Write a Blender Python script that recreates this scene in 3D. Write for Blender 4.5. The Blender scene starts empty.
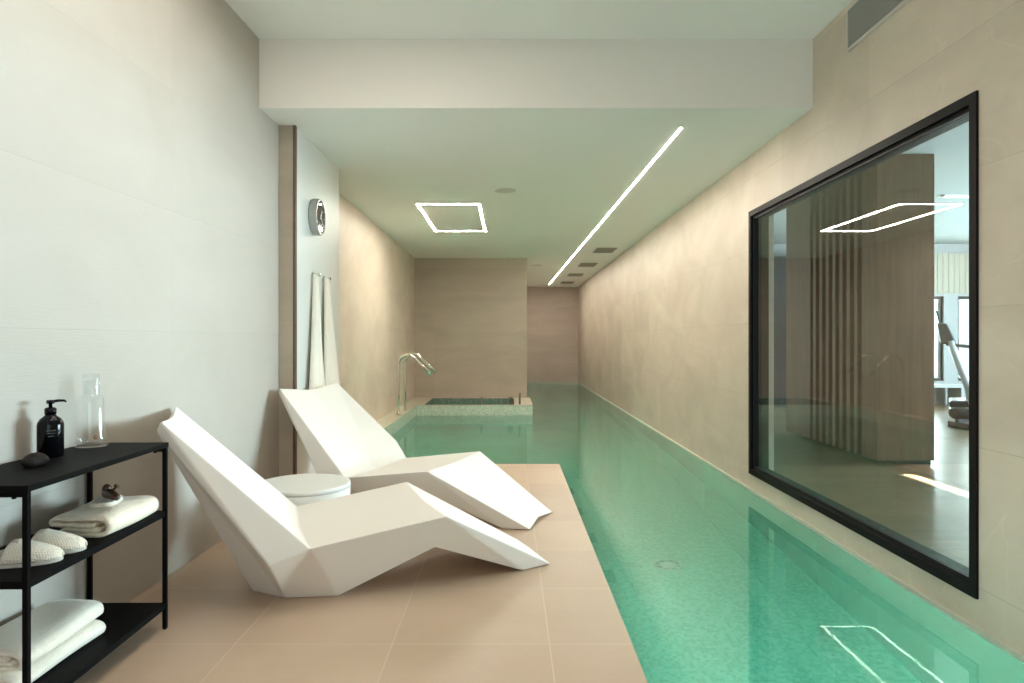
import bpy, bmesh, math, random
from mathutils import Vector, Matrix
random.seed(7)
PI = math.pi
C = bpy.context.scene.collection

# ------------------------------------------------------------------ helpers
def obj(name, bm, mat, parent=None, smooth=False, bevel=0, seg=2, recalc=True):
    if recalc:
        bmesh.ops.recalc_face_normals(bm, faces=bm.faces)
    me = bpy.data.meshes.new(name)
    bm.to_mesh(me); bm.free()
    mats = mat if isinstance(mat, (list, tuple)) else [mat]
    for m in mats: me.materials.append(m)
    if smooth:
        for p in me.polygons: p.use_smooth = True
    o = bpy.data.objects.new(name, me); C.objects.link(o)
    if parent is not None: o.parent = parent
    if bevel:
        b = o.modifiers.new('bevel', 'BEVEL'); b.width = bevel; b.segments = seg
        b.limit_method = 'ANGLE'; b.angle_limit = math.radians(12)
    return o

def tag(o, label=None, cat=None, group=None, kind=None):
    if label: o['label'] = label
    if cat: o['category'] = cat
    if group: o['group'] = group
    if kind: o['kind'] = kind
    return o

def thing(name, label, cat, loc=(0, 0, 0), rz=0, group=None):
    o = bpy.data.objects.new(name, None); C.objects.link(o)
    o.empty_display_size = .1
    o.location = loc; o.rotation_euler = (0, 0, rz)
    return tag(o, label, cat, group)

def struct(name, bm, mat, parent=None, **k):
    o = obj(name, bm, mat, parent, **k)
    if parent is None: o['kind'] = 'structure'
    return o

def dup(root, loc, rz=None, label=None):
    r = root.copy(); C.objects.link(r); r.location = loc
    if rz is not None: r.rotation_euler = (0, 0, rz)
    if label: r['label'] = label
    for ch in list(root.children):
        c = ch.copy(); C.objects.link(c); c.parent = r
        for g in ch.children:
            d = g.copy(); C.objects.link(d); d.parent = c
    return r

def box(bm, x0, x1, y0, y1, z0, z1, mi=0):
    vs = [bm.verts.new(p) for p in ((x0,y0,z0),(x1,y0,z0),(x1,y1,z0),(x0,y1,z0),(x0,y0,z1),(x1,y0,z1),(x1,y1,z1),(x0,y1,z1))]
    for f in ((0,3,2,1),(4,5,6,7),(0,1,5,4),(1,2,6,5),(2,3,7,6),(3,0,4,7)):
        fc = bm.faces.new([vs[i] for i in f]); fc.material_index = mi
    return vs

def B(*boxes):
    bm = bmesh.new()
    for b in boxes: box(bm, *b)
    return bm

def tube(bm, pts, r, n=14, cap=True):
    pts = [Vector(p) for p in pts]
    rs = r if isinstance(r, (list, tuple)) else [r] * len(pts)
    rings = []; up = None
    for i, p in enumerate(pts):
        t = (pts[min(i+1, len(pts)-1)] - pts[max(i-1, 0)]).normalized()
        if up is None:
            up = Vector((0, 0, 1)) if abs(t.z) < .9 else Vector((0, 1, 0))
        a = up.cross(t).normalized(); b = t.cross(a).normalized(); up = b
        rings.append([bm.verts.new(p + rs[i]*(math.cos(2*PI*k/n)*a + math.sin(2*PI*k/n)*b)) for k in range(n)])
    for A, Bq in zip(rings, rings[1:]):
        for k in range(n): bm.faces.new((A[k], A[(k+1) % n], Bq[(k+1) % n], Bq[k]))
    if cap:
        bm.faces.new(rings[0][::-1]); bm.faces.new(rings[-1])

def T(pts, r, n=14):
    bm = bmesh.new(); tube(bm, pts, r, n); return bm

def lathe(bm, prof, n=40, c=(0, 0, 0), close=True):
    rings = []
    for r, z in prof:
        if r < 1e-5: rings.append([bm.verts.new((c[0], c[1], c[2]+z))])
        else: rings.append([bm.verts.new((c[0]+r*math.cos(2*PI*k/n), c[1]+r*math.sin(2*PI*k/n), c[2]+z)) for k in range(n)])
    for A, Bq in zip(rings, rings[1:]):
        for k in range(n):
            if len(A) == 1 and len(Bq) == 1: continue
            if len(A) == 1: bm.faces.new((A[0], Bq[k], Bq[(k+1) % n]))
            elif len(Bq) == 1: bm.faces.new((A[k], A[(k+1) % n], Bq[0]))
            else: bm.faces.new((A[k], A[(k+1) % n], Bq[(k+1) % n], Bq[k]))

def L(prof, n=40, c=(0, 0, 0)):
    bm = bmesh.new(); lathe(bm, prof, n, c); return bm

def arc(c, r, a0, a1, n):
    return [(c[0]+r*math.cos(a0+(a1-a0)*i/n), c[1]+r*math.sin(a0+(a1-a0)*i/n)) for i in range(n+1)]

# ------------------------------------------------------------------ materials
def new_mat(name):
    m = bpy.data.materials.new(name); m.use_nodes = True
    nt = m.node_tree
    return m, nt, nt.nodes['Principled BSDF']

def plain(name, col, rough=.5, metal=0, noise=0, nscale=8, bump=0, bscale=200, coat=0, spec=.5):
    m, nt, b = new_mat(name)
    b.inputs['Roughness'].default_value = rough
    b.inputs['Metallic'].default_value = metal
    b.inputs['Specular IOR Level'].default_value = spec
    b.inputs['Coat Weight'].default_value = coat
    tc = nt.nodes.new('ShaderNodeTexCoord')
    if noise:
        n = nt.nodes.new('ShaderNodeTexNoise'); n.inputs['Scale'].default_value = nscale; n.inputs['Detail'].default_value = 6
        nt.links.new(tc.outputs['Object'], n.inputs['Vector'])
        mx = nt.nodes.new('ShaderNodeMix'); mx.data_type = 'RGBA'
        mx.inputs['A'].default_value = tuple(c*(1-noise) for c in col) + (1,)
        mx.inputs['B'].default_value = tuple(min(1, c*(1+noise)) for c in col) + (1,)
        nt.links.new(n.outputs['Fac'], mx.inputs['Factor'])
        nt.links.new(mx.outputs['Result'], b.inputs['Base Color'])
    else:
        b.inputs['Base Color'].default_value = tuple(col) + (1,)
    if bump:
        n2 = nt.nodes.new('ShaderNodeTexNoise'); n2.inputs['Scale'].default_value = bscale
        nt.links.new(tc.outputs['Object'], n2.inputs['Vector'])
        bp = nt.nodes.new('ShaderNodeBump'); bp.inputs['Strength'].default_value = bump; bp.inputs['Distance'].default_value = .002
        nt.links.new(n2.outputs['Fac'], bp.inputs['Height']); nt.links.new(bp.outputs['Normal'], b.inputs['Normal'])
    return m

def math_node(nt, op, a, bval):
    n = nt.nodes.new('ShaderNodeMath'); n.operation = op
    nt.links.new(a, n.inputs[0]); n.inputs[1].default_value = bval
    return n.outputs[0]

def tiled(name, c1, c2, joint, axes, size, off, mortar, rough, vein=.5, nscale=1.2, stretch=(1, 1, 1), jbump=.3, fine=0, tilevar=.04, coat=0):
    """large stone tiles: cloudy, faintly veined stone with thin joints. axes = the two world axes the tile grid runs along"""
    m, nt, b = new_mat(name)
    N = nt.nodes; K = nt.links
    geo = N.new('ShaderNodeNewGeometry'); sep = N.new('ShaderNodeSeparateXYZ'); K.new(geo.outputs['Position'], sep.inputs[0])
    u = math_node(nt, 'SUBTRACT', sep.outputs[axes[0]], off[0]); v = math_node(nt, 'SUBTRACT', sep.outputs[axes[1]], off[1])
    cmb = N.new('ShaderNodeCombineXYZ'); K.new(u, cmb.inputs[0]); K.new(v, cmb.inputs[1])
    br = N.new('ShaderNodeTexBrick'); br.offset = 0; br.squash = 1
    br.inputs['Scale'].default_value = 1; br.inputs['Brick Width'].default_value = size[0]; br.inputs['Row Height'].default_value = size[1]
    br.inputs['Mortar Size'].default_value = mortar; br.inputs['Mortar Smooth'].default_value = .3; br.inputs['Bias'].default_value = 0
    br.inputs['Color1'].default_value = (1-tilevar,)*3 + (1,); br.inputs['Color2'].default_value = (1+tilevar,)*3 + (1,); br.inputs['Mortar'].default_value = (1, 1, 1, 1)
    K.new(cmb.outputs[0], br.inputs['Vector'])
    mp = N.new('ShaderNodeMapping'); mp.inputs['Scale'].default_value = stretch; K.new(geo.outputs['Position'], mp.inputs['Vector'])
    n1 = N.new('ShaderNodeTexNoise'); n1.inputs['Scale'].default_value = nscale; n1.inputs['Detail'].default_value = 8; n1.inputs['Roughness'].default_value = .6; n1.inputs['Distortion'].default_value = .8
    K.new(mp.outputs[0], n1.inputs['Vector'])
    rp = N.new('ShaderNodeValToRGB'); rp.color_ramp.elements[0].position = .3; rp.color_ramp.elements[1].position = .7
    rp.color_ramp.elements[0].color = tuple(c2) + (1,); rp.color_ramp.elements[1].color = tuple(c1) + (1,)
    K.new(n1.outputs['Fac'], rp.inputs[0])
    # thin pale veins
    n2 = N.new('ShaderNodeTexNoise'); n2.inputs['Scale'].default_value = nscale*.55; n2.inputs['Detail'].default_value = 3; n2.inputs['Distortion'].default_value = 1.5
    mp2 = N.new('ShaderNodeMapping'); mp2.inputs['Rotation'].default_value = (.5, .4, .6); mp2.inputs['Scale'].default_value = (1, 1.6, 1.6); K.new(geo.outputs['Position'], mp2.inputs['Vector'])
    K.new(mp2.outputs[0], n2.inputs['Vector'])
    d = math_node(nt, 'ABSOLUTE', math_node(nt, 'SUBTRACT', n2.outputs['Fac'], .5), 0)
    vr = N.new('ShaderNodeMapRange'); vr.inputs['From Min'].default_value = 0; vr.inputs['From Max'].default_value = .006; vr.inputs['To Min'].default_value = vein*.35; vr.inputs['To Max'].default_value = 0
    K.new(d, vr.inputs['Value'])
    mv = N.new('ShaderNodeMix'); mv.data_type = 'RGBA'; mv.inputs['B'].default_value = tuple(min(1, c*1.35) for c in c1) + (1,)
    K.new(vr.outputs[0], mv.inputs['Factor']); K.new(rp.outputs[0], mv.inputs['A'])
    ml = N.new('ShaderNodeMix'); ml.data_type = 'RGBA'; ml.blend_type = 'MULTIPLY'; ml.inputs['Factor'].default_value = 1
    K.new(mv.outputs['Result'], ml.inputs['A']); K.new(br.outputs['Color'], ml.inputs['B'])
    mj = N.new('ShaderNodeMix'); mj.data_type = 'RGBA'; mj.inputs['B'].default_value = tuple(joint) + (1,)
    K.new(br.outputs['Fac'], mj.inputs['Factor']); K.new(ml.outputs['Result'], mj.inputs['A'])
    K.new(mj.outputs['Result'], b.inputs['Base Color'])
    b.inputs['Roughness'].default_value = rough; b.inputs['Coat Weight'].default_value = coat
    bp = N.new('ShaderNodeBump'); bp.inputs['Strength'].default_value = jbump; bp.inputs['Distance'].default_value = .003; bp.invert = True
    if fine:
        nf = N.new('ShaderNodeTexNoise'); nf.inputs['Scale'].default_value = 60; nf.inputs['Detail'].default_value = 3
        mf = N.new('ShaderNodeMapping'); mf.inputs['Scale'].default_value = (.25, .25, 3); K.new(geo.outputs['Position'], mf.inputs['Vector']); K.new(mf.outputs[0], nf.inputs['Vector'])
        ad = N.new('ShaderNodeMath'); ad.operation = 'MULTIPLY_ADD'; ad.inputs[1].default_value = fine; K.new(nf.outputs['Fac'], ad.inputs[0]); K.new(br.outputs['Fac'], ad.inputs[2])
        K.new(ad.outputs[0], bp.inputs['Height'])
    else:
        K.new(br.outputs['Fac'], bp.inputs['Height'])
    K.new(bp.outputs['Normal'], b.inputs['Normal'])
    return m

def mosaic(name, cols, joint, size=.023, rough=.25):
    """small glass mosaic on any axis-aligned face"""
    m, nt, b = new_mat(name)
    N = nt.nodes; K = nt.links
    geo = N.new('ShaderNodeNewGeometry')
    sc = N.new('ShaderNodeVectorMath'); sc.operation = 'SCALE'; sc.inputs['Scale'].default_value = 1/size
    ad = N.new('ShaderNodeVectorMath'); ad.operation = 'ADD'; ad.inputs[1].default_value = (100.37*size, 100.41*size, 100.29*size)
    K.new(geo.outputs['Position'], ad.inputs[0]); K.new(ad.outputs[0], sc.inputs[0])
    fl = N.new('ShaderNodeVectorMath'); fl.operation = 'FLOOR'; K.new(sc.outputs[0], fl.inputs[0])
    wn = N.new('ShaderNodeTexWhiteNoise'); wn.noise_dimensions = '3D'; K.new(fl.outputs[0], wn.inputs['Vector'])
    rp = N.new('ShaderNodeValToRGB'); rp.color_ramp.interpolation = 'CONSTANT'
    els = rp.color_ramp.elements
    while len(els) < len(cols): els.new(.5)
    for i, c in enumerate(cols):
        els[i].position = i/len(cols); els[i].color = tuple(c) + (1,)
    K.new(wn.outputs['Value'], rp.inputs[0])
    # joints: near a cell border along an axis that the face does not look along
    fr = N.new('ShaderNodeVectorMath'); fr.operation = 'FRACTION'; K.new(sc.outputs[0], fr.inputs[0])
    sf = N.new('ShaderNodeSeparateXYZ'); K.new(fr.outputs[0], sf.inputs[0])
    nr = N.new('ShaderNodeVectorMath'); nr.operation = 'ABSOLUTE'; K.new(geo.outputs['Normal'], nr.inputs[0])
    sn = N.new('ShaderNodeSeparateXYZ'); K.new(nr.outputs[0], sn.inputs[0])
    tot = None
    for i in range(3):
        lt = math_node(nt, 'LESS_THAN', sf.outputs[i], .09)
        nl = math_node(nt, 'LESS_THAN', sn.outputs[i], .5)
        mu = N.new('ShaderNodeMath'); mu.operation = 'MULTIPLY'; K.new(lt, mu.inputs[0]); K.new(nl, mu.inputs[1])
        if tot is None: tot = mu.outputs[0]
        else:
            mxn = N.new('ShaderNodeMath'); mxn.operation = 'MAXIMUM'; K.new(tot, mxn.inputs[0]); K.new(mu.outputs[0], mxn.inputs[1]); tot = mxn.outputs[0]
    mj = N.new('ShaderNodeMix'); mj.data_type = 'RGBA'; mj.inputs['B'].default_value = tuple(joint) + (1,)
    K.new(tot, mj.inputs['Factor']); K.new(rp.outputs[0], mj.inputs['A'])
    K.new(mj.outputs['Result'], b.inputs['Base Color']); b.inputs['Roughness'].default_value = rough
    return m

def clear(name, tint, ior, rough=0, ripple=0, refl=(1, 1, 1)):
    """a smooth clear surface: Fresnel mix of straight transmission and mirror reflection"""
    m, nt, b = new_mat(name)
    N = nt.nodes; K = nt.links; N.remove(b)
    out = N['Material Output']
    tr = N.new('ShaderNodeBsdfTransparent'); tr.inputs['Color'].default_value = tuple(tint) + (1,)
    gl = N.new('ShaderNodeBsdfGlossy'); gl.inputs['Roughness'].default_value = rough; gl.inputs['Color'].default_value = tuple(refl) + (1,)
    fr = N.new('ShaderNodeFresnel'); fr.inputs['IOR'].default_value = ior
    geo = N.new('ShaderNodeNewGeometry')
    # thin-walled: both sides reflect like the outer side
    io = N.new('ShaderNodeMapRange'); io.inputs['To Min'].default_value = ior; io.inputs['To Max'].default_value = 1/ior
    K.new(geo.outputs['Backfacing'], io.inputs['Value']); K.new(io.outputs[0], fr.inputs['IOR'])
    mx = N.new('ShaderNodeMixShader')
    K.new(fr.outputs[0], mx.inputs[0]); K.new(tr.outputs[0], mx.inputs[1]); K.new(gl.outputs[0], mx.inputs[2])
    if ripple:
        n = N.new('ShaderNodeTexNoise'); n.inputs['Scale'].default_value = 2.2; n.inputs['Detail'].default_value = 2
        K.new(geo.outputs['Position'], n.inputs['Vector'])
        bp = N.new('ShaderNodeBump'); bp.inputs['Strength'].default_value = ripple; bp.inputs['Distance'].default_value = .01
        K.new(n.outputs['Fac'], bp.inputs['Height']); K.new(bp.outputs['Normal'], gl.inputs['Normal']); K.new(bp.outputs['Normal'], fr.inputs['Normal'])
    K.new(mx.outputs[0], out.inputs['Surface'])
    return m

def refr(name, ior):
    m, nt, b = new_mat(name)
    nt.nodes.remove(b)
    g = nt.nodes.new('ShaderNodeBsdfGlass'); g.inputs['IOR'].default_value = ior; g.inputs['Roughness'].default_value = 0
    nt.links.new(g.outputs[0], nt.nodes['Material Output'].inputs['Surface'])
    return m

def emit(name, col, s):
    m, nt, b = new_mat(name)
    b.inputs['Base Color'].default_value = (.9, .9, .9, 1)
    b.inputs['Emission Color'].default_value = tuple(col) + (1,); b.inputs['Emission Strength'].default_value = s
    return m

def wood(name, c1, c2, axis='z', scale=6, rough=.4, plank=None):
    m, nt, b = new_mat(name)
    N = nt.nodes; K = nt.links
    geo = N.new('ShaderNodeNewGeometry'); mp = N.new('ShaderNodeMapping')
    st = {'z': (1, 1, .06), 'y': (1, .06, 1), 'x': (.06, 1, 1)}[axis]
    mp.inputs['Scale'].default_value = st; K.new(geo.outputs['Position'], mp.inputs['Vector'])
    n = N.new('ShaderNodeTexNoise'); n.inputs['Scale'].default_value = scale*6; n.inputs['Detail'].default_value = 5; n.inputs['Distortion'].default_value = .4
    K.new(mp.outputs[0], n.inputs['Vector'])
    rp = N.new('ShaderNodeValToRGB'); rp.color_ramp.elements[0].position = .35; rp.color_ramp.elements[1].position = .68
    rp.color_ramp.elements[0].color = tuple(c2) + (1,); rp.color_ramp.elements[1].color = tuple(c1) + (1,)
    K.new(n.outputs['Fac'], rp.inputs[0])
    res = rp.outputs[0]
    if plank:
        br = N.new('ShaderNodeTexBrick'); br.inputs['Scale'].default_value = 1; br.inputs['Brick Width'].default_value = plank[0]; br.inputs['Row Height'].default_value = plank[1]
        br.inputs['Mortar Size'].default_value = .002; br.inputs['Color1'].default_value = (.82,)*3 + (1,); br.inputs['Color2'].default_value = (1.12,)*3 + (1,); br.inputs['Mortar'].default_value = (.35,)*3 + (1,)
        K.new(geo.outputs['Position'], br.inputs['Vector'])
        ml = N.new('ShaderNodeMix'); ml.data_type = 'RGBA'; ml.blend_type = 'MULTIPLY'; ml.inputs['Factor'].default_value = 1
        K.new(res, ml.inputs['A']); K.new(br.outputs['Color'], ml.inputs['B']); res = ml.outputs['Result']
    K.new(res, b.inputs['Base Color']); b.inputs['Roughness'].default_value = rough
    return m

def waffle(name, col, pitch=.010, rough=.95, strength=.3):
    m, nt, b = new_mat(name)
    N = nt.nodes; K = nt.links
    tc = N.new('ShaderNodeTexCoord'); sep = N.new('ShaderNodeSeparateXYZ'); K.new(tc.outputs['Object'], sep.inputs[0])
    hs = []
    for i in range(3):
        s = math_node(nt, 'SINE', math_node(nt, 'MULTIPLY', sep.outputs[i], 2*PI/pitch), 0); hs.append(s)
    a = N.new('ShaderNodeMath'); a.operation = 'MULTIPLY'
    xz = N.new('ShaderNodeMath'); xz.operation = 'ADD'; K.new(hs[0], xz.inputs[0]); K.new(hs[2], xz.inputs[1])
    K.new(xz.outputs[0], a.inputs[0]); K.new(hs[1], a.inputs[1])
    bp = N.new('ShaderNodeBump'); bp.inputs['Strength'].default_value = strength; bp.inputs['Distance'].default_value = .0016
    K.new(a.outputs[0], bp.inputs['Height']); K.new(bp.outputs['Normal'], b.inputs['Normal'])
    n = N.new('ShaderNodeTexNoise'); n.inputs['Scale'].default_value = 30; K.new(tc.outputs['Object'], n.inputs['Vector'])
    mx = N.new('ShaderNodeMix'); mx.data_type = 'RGBA'; mx.inputs['A'].default_value = tuple(c*.92 for c in col) + (1,); mx.inputs['B'].default_value = tuple(min(1, c*1.05) for c in col) + (1,)
    K.new(n.outputs['Fac'], mx.inputs['Factor']); K.new(mx.outputs['Result'], b.inputs['Base Color'])
    b.inputs['Roughness'].default_value = rough; b.inputs['Sheen Weight'].default_value = .2
    return m

STONE1, STONE2 = (.67, .585, .48), (.53, .455, .365)
M = {}
M['floor'] = tiled('floor_stone', (.60, .445, .32), (.53, .38, .265), (.63, .50, .38), (0, 1), (.6, .585), (-.445, 2.605), .003, .42, vein=.12, nscale=1.4, jbump=.15, tilevar=.05)
M['wall_x'] = tiled('wall_stone_long', STONE1, STONE2, (.50, .44, .36), (1, 2), (1.2, .6), (2.62, .10), .0025, .48, vein=.45, nscale=1.1, stretch=(1, 1, 1.6), jbump=.2, fine=.25, tilevar=.035)
M['wall_left'] = tiled('wall_stone_pale', (.50, .46, .405), (.455, .415, .36), (.44, .40, .35), (1, 2), (1.2, .6), (2.2, .0), .002, .55, vein=.12, nscale=1.1, stretch=(1, 1, 1.6), jbump=.3, fine=.9, tilevar=.02)
M['wall_y'] = tiled('wall_stone_cross', (.50, .43, .34), (.42, .355, .275), (.42, .36, .29), (0, 2), (1.2, .6), (-.2, .10), .002, .5, vein=.15, nscale=1.3, stretch=(.7, 1, 2.4), jbump=.2, fine=.25, tilevar=.04)
M['wall_end'] = tiled('wall_stone_end', (.64, .53, .45), (.54, .44, .37), (.5, .42, .35), (0, 2), (1.2, .6), (-.2, .10), .002, .5, vein=.15, nscale=1.3, stretch=(.7, 1, 2.4), jbump=.2, fine=.25)
M['waterline'] = plain('waterline_trim', (.55, .56, .47), .5, noise=.1, nscale=12)
M['coping'] = plain('coping_stone', (.46, .42, .32), .5, noise=.12, nscale=6)
M['paint'] = plain('ceiling_paint', (.88, .89, .86), .85)
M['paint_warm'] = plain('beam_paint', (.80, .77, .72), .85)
M['panel'] = plain('pale_panel', (.68, .70, .66), .45, noise=.03, nscale=3)
M['gap_dark'] = plain('shadow_gap_dark', (.13, .085, .06), .5)  # dark brown painted in for the shade of the panel's edge gap
M['mosaic'] = mosaic('pool_mosaic', [(.29, .71, .58), (.33, .76, .62), (.37, .79, .66), (.27, .69, .56), (.40, .81, .69)], (.46, .78, .68))
M['mosaic_pale'] = mosaic('ledge_mosaic', [(.42, .54, .42), (.48, .60, .47), (.38, .50, .40), (.54, .62, .50)], (.56, .60, .50), size=.025)
M['mosaic_dark'] = mosaic('spa_mosaic', [(.12, .20, .15), (.16, .25, .19), (.10, .17, .13)], (.2, .26, .21), size=.025)
M['water'] = refr('water', 1.33)
va = M['water'].node_tree.nodes.new('ShaderNodeVolumeAbsorption'); va.inputs['Color'].default_value = (.25, .86, .74, 1); va.inputs['Density'].default_value = .48
M['water'].node_tree.links.new(va.outputs[0], M['water'].node_tree.nodes['Material Output'].inputs['Volume'])
M['spa_water'] = clear('spa_water', (.8, .95, .88), 1.33, 0)
M['glass'] = clear('window_glass', (.90, .94, .92), 1.41, 0)
M['glass_thin'] = clear('carafe_glass', (.985, .99, .99), 1.36, 0)
M['black'] = plain('black_metal', (.004, .004, .004), .6, noise=.1, nscale=20, spec=.06)
M['black_frame'] = plain('window_black', (.006, .006, .0065), .5, spec=.15)
M['gasket'] = plain('window_sash', (.010, .010, .011), .4, spec=.2)
M['white'] = plain('white_polymer', (.82, .77, .71), .55, bump=.05, bscale=900)
M['table'] = plain('pale_polymer', (.74, .73, .69), .55, bump=.05, bscale=900)
M['chrome'] = plain('polished_steel', (.78, .76, .72), .12, metal=1, noise=.03)
M['post'] = plain('brushed_post', (.30, .29, .26), .3, metal=1)
M['clock_case'] = plain('satin_steel', (.45, .46, .44), .35, metal=1)
M['clock_face'] = plain('smoked_glass', (.045, .045, .042), .05)
M['led'] = emit('led_diffuser', (1, .91, .79), 130)
M['led_line'] = emit('led_line', (1, .91, .79), 170)
M['led_deck_added'] = emit('led_deck_added', (1, .91, .81), 60)  # glow of the lamp added over the deck
M['gym_led'] = emit('gym_led', (1, 1, 1), 1.0)
M['led_body'] = plain('led_profile', (.75, .75, .72), .5)
M['vent'] = plain('vent_grey', (.36, .345, .30), .6)
M['speaker'] = plain('speaker_grille', (.66, .67, .61), .7, bump=.3, bscale=700)
M['grille'] = plain('grille_grey', (.36, .36, .33), .5)
M['grille_frame'] = plain('grille_frame', (.62, .60, .54), .5)
M['grille_dark'] = plain('grille_back', (.17, .165, .15), .8)
M['towel'] = waffle('towel_cotton', (.92, .83, .67))
M['towel_white'] = waffle('towel_white', (.92, .86, .74))
M['slipper'] = waffle('slipper_waffle', (.91, .83, .70), pitch=.009, strength=.4)
M['sole'] = plain('slipper_sole', (.70, .65, .57), .9)
M['robe'] = plain('robe_cotton', (.90, .85, .75), .95, noise=.04, nscale=20, bump=.4, bscale=350)
M['bottle'] = plain('black_plastic', (.003, .003, .004), .12, spec=.2)
M['bottle_label'] = plain('bottle_label_ink', (.055, .06, .065), .4)
M['pumice'] = plain('dark_stone', (.014, .010, .008), .7, noise=.4, nscale=30, bump=.8, bscale=60, spec=.2)
M['dark_wood'] = wood('walnut_wood', (.12, .062, .035), (.06, .030, .018), 'x', 12, .35)
M['cork'] = plain('brown_dot', (.22, .13, .07), .7)
M['oak'] = wood('gym_oak', (.20, .115, .06), (.14, .078, .038), 'z', 4, .42)
M['gym_floor'] = wood('gym_floor', (.20, .135, .075), (.13, .085, .045), 'x', 4, .3, plank=(1.6, .18))
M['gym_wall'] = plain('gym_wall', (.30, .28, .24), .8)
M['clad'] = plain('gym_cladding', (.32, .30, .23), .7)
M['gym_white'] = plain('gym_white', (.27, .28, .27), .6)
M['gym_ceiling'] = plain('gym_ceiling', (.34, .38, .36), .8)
M['cab_dark'] = plain('cabinet_dark', (.012, .011, .011), .3)
M['rubber'] = plain('rubber_black', (.018, .018, .02), .55)
M['tread_grey'] = plain('treadmill_grey', (.42, .45, .47), .35)
M['tread_dark'] = plain('treadmill_dark', (.03, .033, .037), .3)
M['screen'] = plain('treadmill_screen', (.02, .03, .035), .1)
M['drain'] = plain('drain_white', (.78, .82, .76), .4)
M['hand'] = plain('clock_hand', (.8, .8, .77), .4)

# ------------------------------------------------------------------ key dimensions (metres; deck surface z = 0, camera at x = y = 0)
XR, XL, XFL = 2.01, -1.67, -1.77          # right wall, left wall by the deck, left wall by the spa
YB, YF = -3.0, 19.85                      # wall behind the camera, far end wall
ZU, ZL = 3.15, 2.695                      # ceiling above the deck, lower ceiling above the pool
YBEAM = 4.516
WZ = -.09                                 # water level
PZ = -1.1                                 # pool bottom
WY0, WY1, WZ0, WZ1 = 2.921, 5.696, .05, 2.228   # window opening

# ------------------------------------------------------------------ setting
struct('floor', B((-1.95, .47, YB, 6.39, -.06, 0)), M['floor'])
struct('pool_basin', B((-2.0, 2.2, YB, YF+.1, PZ-.1, PZ), (-1.95, .462, YB, 6.382, PZ, -.0605),
                       (2.002, 2.15, YB, YF, PZ, WZ-.002), (-1.9, 2.1, YF-.01, YF+.1, PZ, WZ-.002), (.47, 2.1, YB-.1, YB, PZ, 0)), M['mosaic'])
bm = bmesh.new()
box(bm, XFL-.05, -1.53, 6.392, 12.9, PZ, .075, 0); box(bm, XFL-.05, -1.527, 6.392, 12.9, .075, .08, 1)
struct('trim_ledge', bm, [M['mosaic_pale'], M['coping']])

bm = B((-1.95, XL, YB, 4.88, -.06, ZU))
for v_ in bm.verts:
    if v_.co.x > -1.9: v_.co.x = -1.70+.0222*(v_.co.y-2.4)
struct('wall_left', bm, M['wall_left'])
bm = bmesh.new()
box(bm, XL-.2, -1.545, 4.88, 6.15, -.06, ZL+.1)
struct('wall_pilaster', bm, M['wall_y'])
struct('trim_panel', B((-1.545, -1.53, 4.915, 6.147, 0, ZL)), M['panel'])
struct('trim_shadow_gap', B((-1.545, -1.526, 4.879, 4.915, 0, ZL)), M['gap_dark'])  # dark strip standing in for the shadow gap at the panel edge
struct('wall_spa_side', B((XFL-.2, XFL, 6.15, 13.0, -.06, ZL+.1)), M['wall_x'])
struct('wall_spa', B((XFL-.1, .337, 12.79, YF+.2, PZ, ZL+.1)), M['wall_y'])
struct('wall_far', B((.3, 2.3, YF, YF+.2, WZ-.05, ZL+.1)), M['wall_end'])
struct('wall_right', B((XR, XR+.2, YB, WY0, WZ-.02, ZU), (XR, XR+.2, WY1, YF+.1, WZ-.02, ZU),
                       (XR, XR+.2, WY0, WY1, WZ-.02, WZ0), (XR, XR+.2, WY0, WY1, WZ1, ZU)), M['wall_x'])
struct('trim_waterline', B((XR-.018, XR, YB, YF, WZ-.01, WZ+.02), (.337, XR, YF-.018, YF, WZ-.01, WZ+.02)), M['waterline'])
struct('ceiling', B((XL-.2, XR+.2, YB-.1, YBEAM, ZU, ZU+.1)), M['paint'])
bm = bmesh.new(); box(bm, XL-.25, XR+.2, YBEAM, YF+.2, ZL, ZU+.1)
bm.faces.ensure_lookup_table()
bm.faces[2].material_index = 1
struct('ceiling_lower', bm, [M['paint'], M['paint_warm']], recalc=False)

# unseen wall behind the camera, its wide window added to let in daylight
bx0, bx1, bz0, bz1 = -1.2, 1.6, .1, 2.7
struct('wall_behind', B((XL-.2, bx0, YB-.2, YB, -.1, ZU), (bx1, XR+.2, YB-.2, YB, -.1, ZU), (bx0, bx1, YB-.2, YB, bz1, ZU), (bx0, bx1, YB-.2, YB, -.1, bz0)), M['wall_y'])
w2 = bpy.data.objects.new('added_window_behind', None); C.objects.link(w2); w2['kind'] = 'structure'
obj('window_frame', B((bx0, bx0+.05, YB-.15, YB-.08, bz0, bz1), (bx1-.05, bx1, YB-.15, YB-.08, bz0, bz1), (bx0+.05, bx1-.05, YB-.15, YB-.08, bz0, bz0+.05),
                      (bx0+.05, bx1-.05, YB-.15, YB-.08, bz1-.05, bz1), (.175, .225, YB-.15, YB-.08, bz0+.05, bz1-.05)), M['black_frame'], w2)

# the big window to the gym
w1 = bpy.data.objects.new('window_1', None); C.objects.link(w1); w1['kind'] = 'structure'; w1.location = (0, 0, 0)
def ring(x0, x1, y0, y1, z0, z1, w):
    return B((x0, x1, y0, y0+w, z0, z1), (x0, x1, y1-w, y1, z0, z1), (x0, x1, y0+w, y1-w, z0, z0+w), (x0, x1, y0+w, y1-w, z1-w, z1))
obj('window_frame', ring(XR-.012, XR+.14, WY0, WY1, WZ0, WZ1, .045), M['black_frame'], w1)
obj('window_sash', ring(XR+.010, XR+.052, WY0+.045, WY1-.045, WZ0+.045, WZ1-.045, .022), M['gasket'], w1)
for gx in (.022,): obj('pane', B((XR+gx, XR+gx+.012, WY0+.067, WY1-.067, WZ0+.067, WZ1-.067)), M['glass'], w1)

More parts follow.
